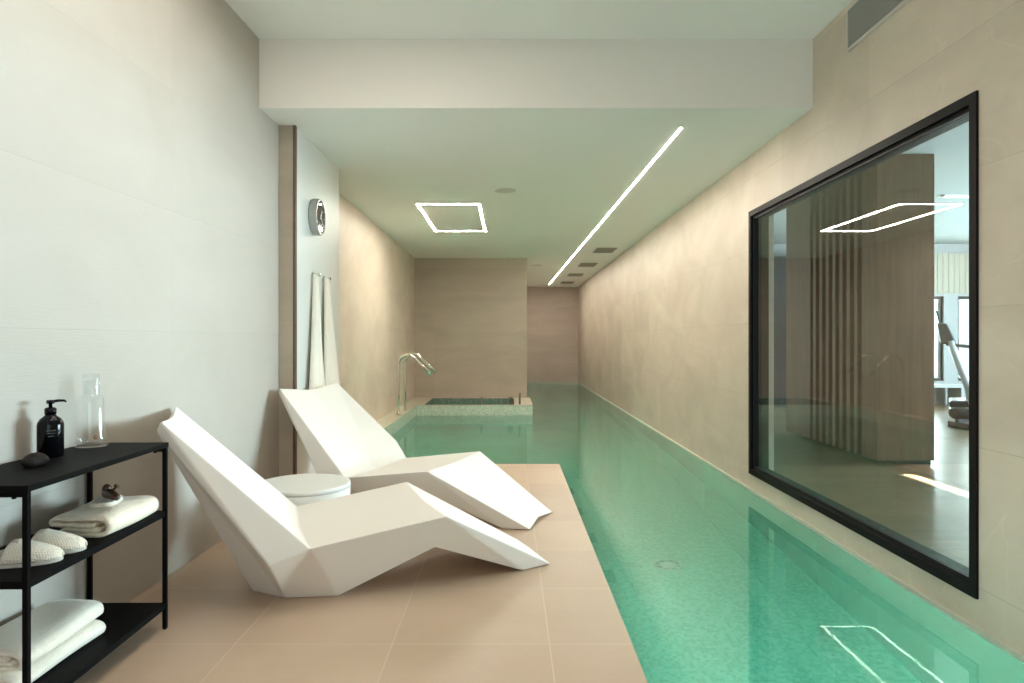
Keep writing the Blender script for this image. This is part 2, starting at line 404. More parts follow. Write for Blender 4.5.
# gym beyond the window
GX, GY, GZ = 10.0, 12.3, 2.89
GY0 = -1.0
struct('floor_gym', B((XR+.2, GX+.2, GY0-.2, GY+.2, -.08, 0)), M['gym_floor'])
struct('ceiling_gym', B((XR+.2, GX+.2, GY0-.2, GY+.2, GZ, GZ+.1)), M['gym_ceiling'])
A0, A1, B0, B1, fz0, fz1 = 6.2, 7.84, 8.09, 9.7, .42, 1.95
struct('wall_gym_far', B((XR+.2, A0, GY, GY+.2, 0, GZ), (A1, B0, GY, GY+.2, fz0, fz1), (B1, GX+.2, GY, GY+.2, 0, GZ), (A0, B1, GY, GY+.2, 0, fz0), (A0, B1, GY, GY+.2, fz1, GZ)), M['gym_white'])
bm = bmesh.new()
box(bm, 5.6, GX, GY-.03, GY, 2.0, 2.72)
for i in range(44): box(bm, 5.6+i*.1, 5.68+i*.1, GY-.036, GY-.03, 2.0, 2.72)
struct('trim_cladding', bm, M['clad'])
for nm, a, b_ in (('window_3', A0, A1), ('window_4', B0, B1)):
    w = bpy.data.objects.new(nm, None); C.objects.link(w); w['kind'] = 'structure'
    mid = (a+b_)/2
    obj('window_frame', B((a, a+.05, GY+.05, GY+.11, fz0, fz1), (b_-.05, b_, GY+.05, GY+.11, fz0, fz1), (a+.05, b_-.05, GY+.05, GY+.11, fz0, fz0+.05), (a+.05, b_-.05, GY+.05, GY+.11, fz1-.05, fz1), (mid-.025, mid+.025, GY+.05, GY+.11, fz0+.05, fz1-.05)), M['black_frame'], w)
    obj('pane', B((a+.05, b_-.05, GY+.075, GY+.085, fz0+.05, fz1-.05)), M['glass'], w)
sy0, sy1, sz0, sz1 = 4.4, 9.6, .25, 2.45
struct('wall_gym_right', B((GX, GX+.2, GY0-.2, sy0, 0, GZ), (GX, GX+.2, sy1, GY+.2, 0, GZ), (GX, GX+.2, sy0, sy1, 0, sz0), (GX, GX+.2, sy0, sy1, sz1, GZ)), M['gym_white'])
w = bpy.data.objects.new('window_5', None); C.objects.link(w); w['kind'] = 'structure'
bm = ring(GX+.06, GX+.12, sy0, sy1, sz0, sz1, .05)
for i in range(1, 3): box(bm, GX+.06, GX+.12, sy0+i*1.733-.03, sy0+i*1.733+.03, sz0+.05, sz1-.05)
obj('window_frame', bm, M['black_frame'], w)
struct('wall_gym_near', B((XR+.2, GX, GY0-.2, GY0, 0, GZ)), M['gym_wall'])

# ------------------------------------------------------------------ water
bm = bmesh.new()
pts = [(.4625, YB+.001), (XR-.009, YB+.001), (XR-.009, YF-.011), (.338, YF-.011), (.338, 12.791), (.391, 12.791), (.391, 11.309), (-1.5295, 11.309), (-1.5295, 6.3925), (.4625, 6.3925)]
up = [bm.verts.new((x, y, WZ)) for x, y in pts]; dn = [bm.verts.new((x, y, PZ+.0005)) for x, y in pts]
bm.faces.new(up); bm.faces.new(dn[::-1])
for i in range(len(pts)): bm.faces.new((up[i-1], up[i], dn[i], dn[i-1]))
tag(obj('pool_water', bm, M['water']), 'calm clear turquoise water filling the long indoor pool', 'water', kind='stuff')

# ------------------------------------------------------------------ spa
spa = thing('raised_spa', 'raised square spa tub clad in pale green mosaic at back wall', 'spa', (0, 0, 0))
sx0, sx1, syf, syb = -1.528, .39, 11.31, 12.789
ix0, ix1, iyf, iyb = -1.42, .09, 11.40, 12.70
bm = bmesh.new()
box(bm, sx0, sx1, syf, iyf, PZ+.001, .076); box(bm, sx0, sx1, iyb, syb, PZ+.001, .076); box(bm, sx0, ix0, iyf, iyb, PZ+.001, .076); box(bm, ix1, sx1, iyf, iyb, PZ+.001, .076)
obj('shell', bm, M['mosaic_pale'], spa)
e = .003
bm = bmesh.new()
box(bm, sx0, sx1+e, syf-e, iyf, .076, .08); box(bm, sx0, sx1+e, iyb, syb, .076, .08); box(bm, sx0, ix0, iyf, iyb, .076, .08); box(bm, ix1, sx1+e, iyf, iyb, .076, .08)
obj('coping', bm, M['coping'], spa)
bm = bmesh.new(); t = .006
box(bm, ix0, ix1, iyf, iyb, -.7, -.69); box(bm, ix0, ix1, iyb-t, iyb, -.69, .0755); box(bm, ix0, ix0+t, iyf, iyb-t, -.69, .0755); box(bm, ix1-t, ix1, iyf, iyb-t, -.69, .0755); box(bm, ix0+t, ix1-t, iyf, iyf+t, -.69, .0755)
obj('liner', bm, M['mosaic_dark'], spa)
bm = bmesh.new(); bm.faces.new([bm.verts.new(p) for p in ((ix0+t, iyf+t, .0), (ix1-t, iyf+t, .0), (ix1-t, iyb-t, .0), (ix0+t, iyb-t, .0))])
obj('spa_water', bm, M['spa_water'], spa)

def post(x, y, h, label):
    p = thing('spa_handle', label, 'handle', (x, y, .08), group=None)
    obj('stem', L([(0, 0), (.016, 0), (.016, h), (.013, h+.006), (0, h+.006)], 18), M['post'], p, smooth=True)
    obj('base_ring', L([(.016, 0), (.021, 0), (.021, .006), (.016, .009)], 18), M['chrome'], p)
    return p
post(-.455, 11.352, .135, 'lone slim chrome handle halfway along the front rim of the spa')
post(.0, 11.352, .13, 'chrome handle on spa front rim, second from the spa corner')
post(.047, 11.352, .13, 'chrome handle of a close pair, nearer the spa corner')
post(.18, 11.42, .19, 'tallest chrome handle, standing on the wide corner of the spa rim')

# handrails
def handrail(y, label):
    r = thing('handrail', label, 'handrail', (-1.595, y, .08), group='handrails at the pool steps')
    R = .14; zt = .86
    pts = [(0, 0, 0), (0, 0, .3), (0, 0, zt-R)]
    pts += [(R-R*math.cos(a), 0, zt-R+R*math.sin(a)) for a in [PI*.75*i/14 for i in range(1, 15)]]
    x, _, z = pts[-1]
    pts.append((x+.10, 0, z-.10)); pts.append((x+.235, 0, z-.235))
    obj('rail', T(pts, .0215, 16), M['chrome'], r, smooth=True)
    obj('base_flange', L([(.0, 0), (.045, 0), (.045, .006), (.03, .014), (.0, .014)], 24), M['chrome'], r)
    return r
handrail(9.83, 'curved chrome handrail on the ledge, the one nearer the deck')
handrail(10.46, 'curved chrome handrail on the ledge, the one nearer the spa')

# pool drain
dr = thing('pool_drain', 'small round pale drain cover in the pool floor', 'drain', (1.12, 4.80, PZ+.001))
obj('outer_ring', L([(.085, 0), (.105, 0), (.102, .008), (.088, .008), (.085, 0)], 40), M['drain'], dr)
bm = bmesh.new(); lathe(bm, [(0, .004), (.055, .004), (.06, 0)], 32)
for i in range(8):
    a = i*PI/4; tube(bm, [(.06*math.cos(a), .06*math.sin(a), .004), (.086*math.cos(a), .086*math.sin(a), .004)], .004, 6)
obj('cover', bm, M['drain'], dr)

# ------------------------------------------------------------------ ceiling fittings
def led_frame(x0, x1, y0, y1, z, w, label, mat='led'):
    t = thing('ceiling_light', label, 'ceiling light', ((x0+x1)/2, (y0+y1)/2, z))
    a, b = (x1-x0)/2, (y1-y0)/2
    obj('housing', B((-a-.004, -a+w+.004, -b, b, -.0006, 0), (a-w-.004, a+.004, -b, b, -.0006, 0), (-a+w, a-w, -b-.004, -b+w+.004, -.0006, 0), (-a+w, a-w, b-w-.004, b+.004, -.0006, 0)), M['led_body'], t)
    obj('diffuser', B((-a, -a+w, -b, b, -.0016, -.0006), (a-w, a, -b, b, -.0016, -.0006), (-a+w, a-w, -b, -b+w, -.0016, -.0006), (-a+w, a-w, b-w, b, -.0016, -.0006)), M[mat], t)
led_frame(-1.045, -.325, 7.70, 9.63, ZL, .024, 'glowing rectangular frame light on the pool ceiling')
led_frame(-1.045, -.325, 1.6, 3.5, ZU, .026, 'added rectangular frame light out of view above the loungers', 'led_deck_added')  # lamp added out of view to brighten the deck
t = thing('ceiling_strip_light', 'long glowing straight light line running along the pool ceiling', 'ceiling light', (1.245, 4.93, ZL), math.atan2(.135, 13.4))
ln = 13.9
obj('housing', B((-.011, .011, 0, ln, -.0006, 0)), M['led_body'], t)
obj('diffuser', B((-.0075, .0075, .01, ln-.01, -.0016, -.0006)), M['led_line'], t)

for i, (x, y) in enumerate(((1.635, 11.65), (1.60, 13.9), (1.56, 16.05), (1.55, 18.2))):
    v = thing('ceiling_vent', 'dark square vent in the pool ceiling, ' + ['nearest the big window', 'second from the big window', 'second from the far wall', 'nearest the far wall'][i], 'vent', (x, y, ZL), group='vents beside the light line')
    obj('frame', B((-.17, .17, -.3, -.27, -.012, 0), (-.17, .17, .27, .3, -.012, 0), (-.17, -.145, -.27, .27, -.012, 0), (.145, .17, -.27, .27, -.012, 0)), M['vent'], v)
    bm = bmesh.new()
    for k in range(9): box(bm, -.145, .145, -.25+k*.058, -.225+k*.058, -.010, -.002)
    obj('slats', bm, M['vent'], v)
    obj('back_plate', B((-.145, .145, -.27, .27, -.002, 0)), M['grille_dark'], v)
def speaker(x, y, r, label):
    s = thing('ceiling_speaker', label, 'speaker', (x, y, ZL))
    obj('grille', L([(0, -.008), (r*.92, -.008), (r*.93, -.004), (r*.93, 0)], 40), M['speaker'], s)
    obj('rim', L([(r*.93, 0), (r*.93, -.007), (r, -.005), (r, 0)], 40), M['speaker'], s)
speaker(-.04, 7.0, .11, 'round ceiling speaker near the rectangular light')
speaker(.57, 14.0, .11, 'small round ceiling speaker by the corner of the spa wall')

# air grille on the right wall
g = thing('air_grille', 'rectangular grey air grille high on the right wall', 'grille', (XR, 3.2, 2.985))
ya, yb, za, zb = -.85, .835, -.125, .125
obj('frame', B((-.018, 0, ya, yb, za, za+.014), (-.018, 0, ya, yb, zb-.014, zb), (-.018, 0, ya, ya+.014, za+.014, zb-.014), (-.018, 0, yb-.014, yb, za+.014, zb-.014)), M['grille_frame'], g)
bm = bmesh.new()
nsl = 22
for k in range(nsl):
    z = za+.014+(zb-za-.028)*(k+.5)/nsl
    box(bm, -.015, -.003, ya+.014, yb-.014, z-.0028, z+.0028)
obj('louvers', bm, M['grille'], g)
obj('back_plate', B((-.003, 0, ya+.014, yb-.014, za+.014, zb-.014)), M['grille_dark'], g)

# clock
ck = thing('wall_clock', 'round silver wall clock with a dark mirrored face', 'clock', (-1.53, 5.34, 2.12))
ck.rotation_euler = (0, PI/2, 0)
obj('case', L([(0, 0), (.138, 0), (.143, .008), (.143, .055), (.137, .063), (.128, .063), (.126, .055)], 56), M['clock_case'], ck, smooth=False)
obj('face', L([(0, .0555), (.1265, .0555)], 56), M['clock_face'], ck)
def hand(a, l, w):
    bm = bmesh.new(); box(bm, -.02, l, -w/2, w/2, .058, .0605)
    bmesh.ops.rotate(bm, verts=bm.verts, cent=(0, 0, 0), matrix=Matrix.Rotation(a, 3, 'Z'))
    return bm
obj('hour_hand', hand(2.6, .065, .008), M['hand'], ck)
obj('minute_hand', hand(.9, .10, .006), M['hand'], ck)
bm = bmesh.new()
for k in range(12):
    a = k*PI/6; bm = bmesh.new(); tube(bm, [(.105*math.cos(a), .105*math.sin(a), .0565), (.119*math.cos(a), .119*math.sin(a), .0565)], .002, 6); obj('hour_mark', bm, M['hand'], ck)


# pegs with hanging cream towels
def peg(y, label):
    p = thing('wall_peg', label, 'hook', (-1.53, y, 1.668), group='chrome pegs on the pale panel')
    p.rotation_euler = (0, PI/2, 0)
    obj('plate', L([(0, 0), (.022, 0), (.022, .008), (.0, .008)], 20), M['chrome'], p)
    obj('stem', L([(0, .008), (.008, .008), (.008, .05), (.0, .05)], 16), M['chrome'], p)
    obj('knob', L([(0, .05), (.014, .05), (.016, .056), (.014, .064), (0, .066)], 18), M['chrome'], p, smooth=True)
def hanging(y, zbot, wy, seed, lean, label):
    rnd = random.Random(seed)
    bm = bmesh.new(); n, rows = 64, 44; rings = []
    ph = [rnd.uniform(0, 6.28) for _ in range(4)]
    z0 = 1.672
    for i in range(rows+1):
        s = i/rows; z = z0+(zbot-z0)*s
        sp = min(1, .10+.55*s**.8+.35*s**2)
        hy = wy*sp; hx = .020+.024*s**.9
        cy = y+lean*s**1.3; cx = -1.528+hx*1.02+.004
        rg = []
        for k in range(n):
            a = 2*PI*k/n
            fold = 1+.16*min(1, s*2.5)*math.sin(5*a+ph[0]+s*.8)+.08*min(1, s*2)*math.sin(9*a+ph[1]-s)
            x = cx+hx*math.cos(a)*(fold if math.cos(a) > -.2 else 1); yy = cy+hy*math.sin(a)*(1+.05*math.sin(3*a+ph[2]))
            rg.append(bm.verts.new((max(x, -1.527), yy, z+(.012*math.sin(3*a+ph[3]) if i == rows else 0))))
        rings.append(rg)
    for A, Bq in zip(rings, rings[1:]):
        for k in range(n): bm.faces.new((A[k], A[(k+1) % n], Bq[(k+1) % n], Bq[k]))
    bm.faces.new(rings[0]); bm.faces.new(rings[-1])
    o = obj('hanging_towel', bm, M['robe'], smooth=True)
    return tag(o, label, 'towel', 'cream towels hanging on the pegs')
for y, lab in ((5.30, 'small chrome peg on the pale panel, nearer the deck'), (5.62, 'small chrome peg on the pale panel, nearer the spa')): peg(y, lab)
hanging(5.30, .74, .17, 3, -.03, 'cream towel hanging from the peg nearer the deck')
hanging(5.62, .74, .20, 9, .08, 'cream towel hanging from the peg nearer the spa')

# ------------------------------------------------------------------ loungers and table
def lounger_bm(flare=False):
    bm = bmesh.new()
    P = {}
    def v(n, u, w, z):
        for s, k in ((1, 'L'), (-1, 'R')): P[n+k] = bm.verts.new((u, s*w, z))
    def c(n, u, z): P[n] = bm.verts.new((u, 0, z))
    v('T', 0, .335, .83); c('TC', .016, .797 if flare else .812); v('S', .58, .40, .268); c('SC', .565, .252); v('K', 1.18, .41, .352); c('KC', 1.175, .338); v('F', 1.79, .225, .006); c('FC', 1.768, .026)
    v('t', -.018, .318, .788); v('M', .41, .42, .22); v('a', .352, .06, 0); v('b', .488, .211, 0); v('c', .709, .268, 0); v('U', 1.145, .34, .195); v('f', 1.623, .255, 0)
    tris = []
    for k in 'LR':
        tris += [('T'+k, 'TC', 'SC'), ('T'+k, 'SC', 'S'+k), ('S'+k, 'SC', 'KC'), ('S'+k, 'KC', 'K'+k), ('K'+k, 'KC', 'FC'), ('K'+k, 'FC', 'F'+k),
                 ('T'+k, 'S'+k, 'M'+k), ('T'+k, 'M'+k, 't'+k), ('t'+k, 'M'+k, 'b'+k), ('t'+k, 'b'+k, 'a'+k), ('M'+k, 'S'+k, 'b'+k), ('S'+k, 'c'+k, 'b'+k),
                 ('S'+k, 'K'+k, 'c'+k), ('K'+k, 'U'+k, 'c'+k), ('K'+k, 'U'+k, 'f'+k), ('K'+k, 'f'+k, 'F'+k)]
    tris += [('TL', 'TC', 'tL'), ('TC', 'TR', 'tR'), ('TC', 'tL', 'tR'), ('tL', 'tR', 'aR', 'aL'), ('aL', 'aR', 'bR', 'bL'), ('bL', 'bR', 'cR', 'cL'), ('cL', 'cR', 'UR', 'UL'), ('UL', 'UR', 'fR', 'fL'), ('fL', 'fR', 'FR', 'FC', 'FL')]
    if flare:      # the far rim of this one swells out beside the seat
        P['EL'] = bm.verts.new((.48, .418, .392))
        tris = [q for q in tris if q not in (('TL', 'SC', 'SL'), ('TL', 'SL', 'ML'))]
        tris += [('TL', 'SC', 'EL'), ('EL', 'SC', 'SL'), ('TL', 'EL', 'ML'), ('EL', 'SL', 'ML')]
    for t_ in tris: bm.faces.new([P[q] for q in t_])
    return bm
a1 = math.radians(21.2)
lg = obj('sun_lounger', lounger_bm(), M['white'], bevel=.007, seg=2)
lg.location = (-1.535, 3.083, 0); lg.rotation_euler = (0, 0, a1)
tag(lg, 'white faceted lounger standing beside the black shelf unit', 'lounger', 'white faceted loungers')
l2 = tag(obj('sun_lounger', lounger_bm(True), M['white'], bevel=.007, seg=2), 'x', 'lounger', 'white faceted loungers')
l2.location = (-1.46, 5.005, 0); l2.rotation_euler = (0, 0, math.radians(-21))
l2['label'] = 'white faceted lounger in front of the hanging cream towels'

tb = thing('side_table', 'low round pale drum table between the two loungers', 'table', (-1.2, 3.98, 0))
obj('drum', L([(0, 0), (.25, 0), (.262, .006), (.270, .302), (.0, .302)], 72), M['table'], tb, smooth=False)
obj('top', L([(0, .302), (.2695, .302), (.2695, .322), (.266, .329), (.258, .331), (0, .331)], 72), M['table'], tb)
for o in tb.children:
    for p in o.data.polygons: p.use_smooth = abs(p.normal.z) < .5

# ------------------------------------------------------------------ shelf unit
sx_f, sx_b, sy_n, sy_f = -1.368, -1.682, 1.93, 2.745
ss = thing('shelf_unit', 'low black metal shelf unit with three shelves against the left wall', 'shelf', ((sx_f+sx_b)/2, (sy_n+sy_f)/2, 0), math.radians(.7))
W, D, lt = (sy_f-sy_n)/2, (sx_f-sx_b)/2, .0075
for sx in (-1, 1):
    for sy in (-1, 1):
        cx, cy = sx*(D-lt), sy*(W-lt)
        lo = obj('leg', B((cx-lt, cx+lt, cy-lt, cy+lt, .004, .729)), M['black'], ss)
        f = obj('foot_cap', L([(0, 0), (.0065, 0), (.0065, .004), (0, .004)], 12, (cx, cy, 0)), M['rubber'], lo)
for z, nm in ((.748, 'top'), (.475, 'shelf_board'), (.105, 'shelf_board')):
    if nm == 'top':
        obj('top', B((-D-.003, D+.003, -W-.003, W+.003, z-.019, z)), M['black'], ss, bevel=.002)
        for sy in (-1, 1): obj('cross_rail', B((-D+2*lt, D-2*lt, sy*(W-.011)-.005, sy*(W-.011)+.005, z-.035, z-.019)), M['black'], ss)
        for sy in (-1, 1):
            obj('screw', L([(0, -.006), (.006, -.005), (.006, 0), (0, 0)], 10, (D-.045, sy*(W-.011), z-.035)), M['black'], ss)
    else:
        obj(nm, B((-D+.003, D-.003, -W+2*lt, W-2*lt, z-.022, z), (-D+2*lt, D-2*lt, -W+.003, -W+2*lt, z-.022, z), (-D+2*lt, D-2*lt, W-2*lt, W-.003, z-.022, z)), M['black'], ss)

ZT, ZM, ZB = .748, .475, .105
# black pump bottle
pb = thing('pump_bottle', 'black glossy pump bottle standing on the shelf top', 'bottle', (-1.622, 2.415, ZT))
obj('body', L([(0, 0), (.037, 0), (.041, .004), (.041, .112), (.039, .122), (.032, .134), (.022, .142), (.0165, .147), (.0165, .155), (0, .155)], 40), M['bottle'], pb, smooth=True)
obj('collar', L([(.0, .150), (.0185, .150), (.0185, .170), (.012, .174), (0, .174)], 28), M['bottle'], pb, smooth=True)
bm = bmesh.new()
lathe(bm, [(0, .172), (.006, .172), (.006, .186), (.0125, .187), (.0125, .198), (.010, .200), (0, .200)], 20)
tube(bm, [(0, 0, .194), (.015, .022, .196), (.024, .038, .195), (.027, .043, .190)], [.0055, .005, .0042, .0036], 10)
obj('pump', bm, M['bottle'], pb, smooth=True)
# two faint lines of print on the side facing the room
bm = bmesh.new()
for zz, hw in ((.094, .36), (.084, .30), (.074, .22)):
    ang0 = -.95
    n = 10
    vs = []
    for i in range(n+1):
        a = ang0-hw+2*hw*i/n
        vs.append((bm.verts.new((.0413*math.cos(a), .0413*math.sin(a), zz)), bm.verts.new((.0413*math.cos(a), .0413*math.sin(a), zz+.0035))))
    for q, r in zip(vs, vs[1:]): bm.faces.new((q[0], r[0], r[1], q[1]))
obj('print_lines', bm, M['bottle_label'], pb)

# glass carafe
cf = thing('glass_carafe', 'clear glass carafe with a drinking glass set over its neck', 'carafe', (-1.618, 2.645, ZT))
th = .0022
prof = [(0, .001), (.054, .001), (.060, .004), (.058, .010), (.0525, .03), (.048, .10), (.0435, .185), (.040, .195), (.024, .202), (.0225, .23), (.0225, .255)]
inner = [(r-th, z) for r, z in reversed(prof[4:])] + [(.050, .011), (0, .011)]
obj('flask', L(prof+inner, 48), M['glass_thin'], cf, smooth=True)
obj('tumbler', L([(.0305, .203), (.0295, .275), (.0275, .283), (0, .284), (0, .281), (.0265, .280), (.028, .274), (.029, .203), (.0305, .203)], 48), M['glass_thin'], cf, smooth=True)
bm = bmesh.new()
a0 = -.75
bmesh.ops.create_uvsphere(bm, u_segments=16, v_segments=10, radius=.0085)
bmesh.ops.scale(bm, verts=bm.verts, vec=(.25, 1, 1))
bmesh.ops.rotate(bm, verts=bm.verts, cent=(0, 0, 0), matrix=Matrix.Rotation(a0, 3, 'Z'))
bmesh.ops.translate(bm, verts=bm.verts, vec=(.0525*math.cos(a0), .0525*math.sin(a0), .040))
obj('round_sticker', bm, M['cork'], cf, smooth=True)

# dark pumice stone
bm = bmesh.new(); bmesh.ops.create_icosphere(bm, subdivisions=4, radius=1)
rs = random.Random(4)
for v_ in bm.verts:
    p = v_.co.copy()
    k = 1+.07*math.sin(3.1*p.x+1)+.06*math.sin(4.3*p.y+2*p.z)+.02*math.sin(17*p.x+13*p.y)
    v_.co = Vector((p.x*.036*k, p.y*.046*k, max(p.z, -.72)*.0225*k+.0185))
mz = min(v_.co.z for v_ in bm.verts)
for v_ in bm.verts: v_.co.z -= mz
o = obj('pumice_stone', bm, M['pumice'], smooth=True); o.location = (-1.553, 2.235, ZT)
tag(o, 'dark brown rounded stone lying on the shelf top', 'stone')

# folded towels
def ribbon_towel(name, length, scale, zs, mat, seed, taper=.0):
    base = [(-.05, .053), (-.08, .052), (-.14, .052), (-.19, .050), (-.202, .053), (-.207, .062), (-.201, .072), (-.185, .077), (-.12, .083), (-.06, .084), (-.03, .081), (-.010, .070), (0, .050), (.001, .030), (-.005, .016), (-.02, .0095), (-.07, .009), (-.14, .0095), (-.158, .012), (-.166, .021), (-.158, .029), (-.14, .031), (-.09, .032), (-.04, .031), (-.03, .031)]
    # smooth the path (Catmull-Rom)
    pts = []
    for i in range(len(base)-1):
        p0, p1, p2, p3 = base[max(i-1, 0)], base[i], base[i+1], base[min(i+2, len(base)-1)]
        for k in range(3):
            t = k/3
            pts.append(tuple(.5*((2*p1[d])+(-p0[d]+p2[d])*t+(2*p0[d]-5*p1[d]+4*p2[d]-p3[d])*t*t+(-p0[d]+3*p1[d]-3*p2[d]+p3[d])*t**3) for d in (0, 1)))
    pts.append(base[-1])
    th_ = .0085
    lft, rgt = [], []
    for i, p in enumerate(pts):
        q0, q1 = pts[max(i-1, 0)], pts[min(i+1, len(pts)-1)]
        tx, tz = q1[0]-q0[0], q1[1]-q0[1]; l = math.hypot(tx, tz) or 1
        nx, nz = -tz/l, tx/l
        lft.append((p[0]+nx*th_, p[1]+nz*th_)); rgt.append((p[0]-nx*th_, p[1]-nz*th_))
    out = lft + rgt[::-1]
    bm = bmesh.new(); ny = 16; rings = []
    rnd = random.Random(seed); ph = rnd.uniform(0, 6)
    m = len(pts)
    for j in range(ny+1):
        s = j/ny; y = (s-.5)*length
        ed = 1-.06*(abs(2*s-1)**6)
        rg = []
        for i, (x, z) in enumerate(out):
            dz = .004*math.sin(7*s+ph+x*20)*(z/.1); dx = .004*math.sin(5*s+ph*2+z*30)
            yy = y + .006*math.sin(30*x+40*z+ph)*abs(2*s-1)**2
            rg.append(bm.verts.new(((x+.106)*scale*(1-.03*abs(2*s-1)**4)+dx, yy, max(.0008, (z*ed+dz)*zs))))
        rings.append(rg)
    N_ = len(out)
    for A, Bq in zip(rings, rings[1:]):
        for k in range(N_): bm.faces.new((A[k], A[(k+1) % N_], Bq[(k+1) % N_], Bq[k]))
    for rg, fl in ((rings[0], 0), (rings[-1], 1)):
        for i in range(m-1):
            f = (rg[i], rg[i+1], rg[N_-2-i], rg[N_-1-i])
            bm.faces.new(f)
    return obj(name, bm, mat, smooth=True)
t1 = ribbon_towel('folded_towel', .335, 1.0, .82, M['towel'], 2)
t1.location = (-1.497, 2.535, ZM+.0003); tag(t1, 'cream folded towel on the middle shelf under the small wooden massager', 'towel', 'folded towels on the shelf unit')
t2 = ribbon_towel('folded_towel', .43, 1.0, .64, M['towel_white'], 5)
t2.location = (-1.565, 2.235, ZB+.0003); t2.rotation_euler = (0, 0, -.03); tag(t2, 'white folded towel lying flat on the bottom shelf under another towel', 'towel', 'folded towels on the shelf unit')
t3 = ribbon_towel('folded_towel', .42, 1.0, .66, M['towel_white'], 11)
t3.location = (-1.56, 2.245, ZB+.0640); t3.rotation_euler = (0, 0, .02); tag(t3, 'white folded towel on top of the bottom shelf pile', 'towel', 'folded towels on the shelf unit')

# small folded cloth on the towel
bm = bmesh.new()
n = 40; rings = []
for z, k in ((0, .97), (.002, 1.0), (.006, 1.0), (.0075, .97), (.0085, .95), (.0095, .97), (.013, .97), (.0155, .90)):
    rings.append([bm.verts.new((.046*k*math.copysign(abs(math.cos(a))**.6, math.cos(a)), .075*k*math.copysign(abs(math.sin(a))**.6, math.sin(a)), z)) for a in [2*PI*i/n for i in range(n)]])
for A, Bq in zip(rings, rings[1:]):
    for k in range(n): bm.faces.new((A[k], A[(k+1) % n], Bq[(k+1) % n], Bq[k]))
bm.faces.new(rings[0][::-1]); bm.faces.new(rings[-1])
o = obj('face_cloth', bm, M['towel_white'], smooth=True, bevel=0); o.location = (-1.495, 2.535, ZM+.0805); o.rotation_euler = (0, 0, .25)
tag(o, 'small folded face cloth lying on the cream towel of the middle shelf', 'cloth')
wm = thing('wooden_massager', 'small dark wooden massager with a peg handle on the folded face cloth', 'massager', (-1.462, 2.515, ZM+.0955), -.6)
wm.scale = (1.1, 1.1, 1.1)
bm = bmesh.new()
tube(bm, [(-.052, 0, .014), (-.05, 0, .0145), (-.04, 0, .017), (-.02, 0, .019), (.0, 0, .018), (.02, 0, .015), (.034, 0, .012), (.04, 0, .0105)], [.003, .010, .0155, .017, .016, .014, .010, .003], 18)
obj('body', bm, M['dark_wood'], wm, smooth=True)
obj('head', L([(0, 0), (.010, .003), (.015, .012), (.014, .022), (.008, .030), (0, .032)], 22, (-.036, 0, .018)), M['dark_wood'], wm, smooth=True)
bm = bmesh.new(); tube(bm, [(.0, .0, .03), (.010, .004, .040), (.015, .008, .046)], [.005, .0042, .005], 12); tube(bm, [(.007, .016, .045), (.015, .008, .048), (.023, .000, .051)], [.006, .0065, .006], 12)
obj('peg_handle', bm, M['dark_wood'], wm, smooth=True)

# slippers
def slipper(loc, rz, label):
    s = thing('slipper', label, 'slipper', loc, rz, 'pair of waffle slippers')
    Ls = .255
    def half(u):        # half width along the length (0 heel .. 1 toe)
        return .047*(max(0, 1-abs(2*u-1)**2.8))**.5*(.86+.18*u)
    bm = bmesh.new(); n = 36
    us = [.5-.5*math.cos(PI*i/n) for i in range(n+1)]
    low, top = [], []
    out = [(u*Ls, half(u)) for u in us] + [(u*Ls, -half(u)) for u in us[::-1][1:-1]]
    rg = []
    for z, k in ((0, .96), (.003, 1), (.011, 1.0), (.014, .97)):
        rg.append([bm.verts.new((Ls/2+(x-Ls/2)*k, y*k, z)) for x, y in out])
    for A, Bq in zip(rg, rg[1:]):
        for k in range(len(out)): bm.faces.new((A[k], A[(k+1) % len(out)], Bq[(k+1) % len(out)], Bq[k]))
    bm.faces.new(rg[0][::-1]); bm.faces.new(rg[-1])
    obj('sole', bm, M['sole'], s, smooth=False)
    bm = bmesh.new(); nu, nv = 18, 16; grid = []
    for i in range(nu+1):
        u = .40+.592*i/nu
        w = half(u)*1.0; s_ = (1-u)/.6
        h = .010+.060*max(0, s_)**.62
        row = []
        for j in range(nv+1):
            a = PI*j/nv
            sag = .012*math.sin(a)**4*max(0, 1-i/4)
            row.append(bm.verts.new((u*Ls-.02*math.sin(a)*max(0, 1-i/6)*-1, w*math.cos(a), .012+h*math.sin(a)**.8-sag)))
        grid.append(row)
    for i in range(nu):
        for j in range(nv): bm.faces.new((grid[i][j], grid[i][j+1], grid[i+1][j+1], grid[i+1][j]))
    o = obj('upper', bm, M['slipper'], s, smooth=True)
    sd = o.modifiers.new('thick', 'SOLIDIFY'); sd.thickness = .006; sd.offset = 0
    return s
slipper((-1.632, 2.05, ZM), .30, 'cream waffle slipper on the middle shelf, its toe nearer the shelf end by the leg')
slipper((-1.628, 2.165, ZM), .26, 'cream waffle slipper on the middle shelf, its toe nearer the folded towel')

# ------------------------------------------------------------------ gym things
dv = thing('room_divider', 'tall wood clad divider with deep vertical fins in the gym', 'divider', (0, 0, 0))
dx0, dx1, dy0, dy1 = 3.42, 3.95, 6.34, 8.42
obj('core', B((dx0+.16, dx1, dy0, dy1, .04, GZ-.001)), M['oak'], dv)
obj('plinth', B((dx0+.18, dx1-.02, dy0+.02, dy1-.02, 0, .04)), M['tread_dark'], dv)
obj('end_panel', B((dx0, dx0+.16, dy0, 6.62, .04, GZ-.001)), M['oak'], dv)
obj('end_panel', B((dx0, dx0+.16, 7.75, dy1, .04, GZ-.001)), M['oak'], dv)
for k in range(7):
    y = 6.70+k*.152
    obj('fin', B((dx0, dx0+.16, y, y+.065, .04, GZ-.001)), M['oak'], dv)
cb = thing('tall_cabinet', 'tall dark cabinet at the far wall of the gym', 'cabinet', (4.6, 12.0, 0))
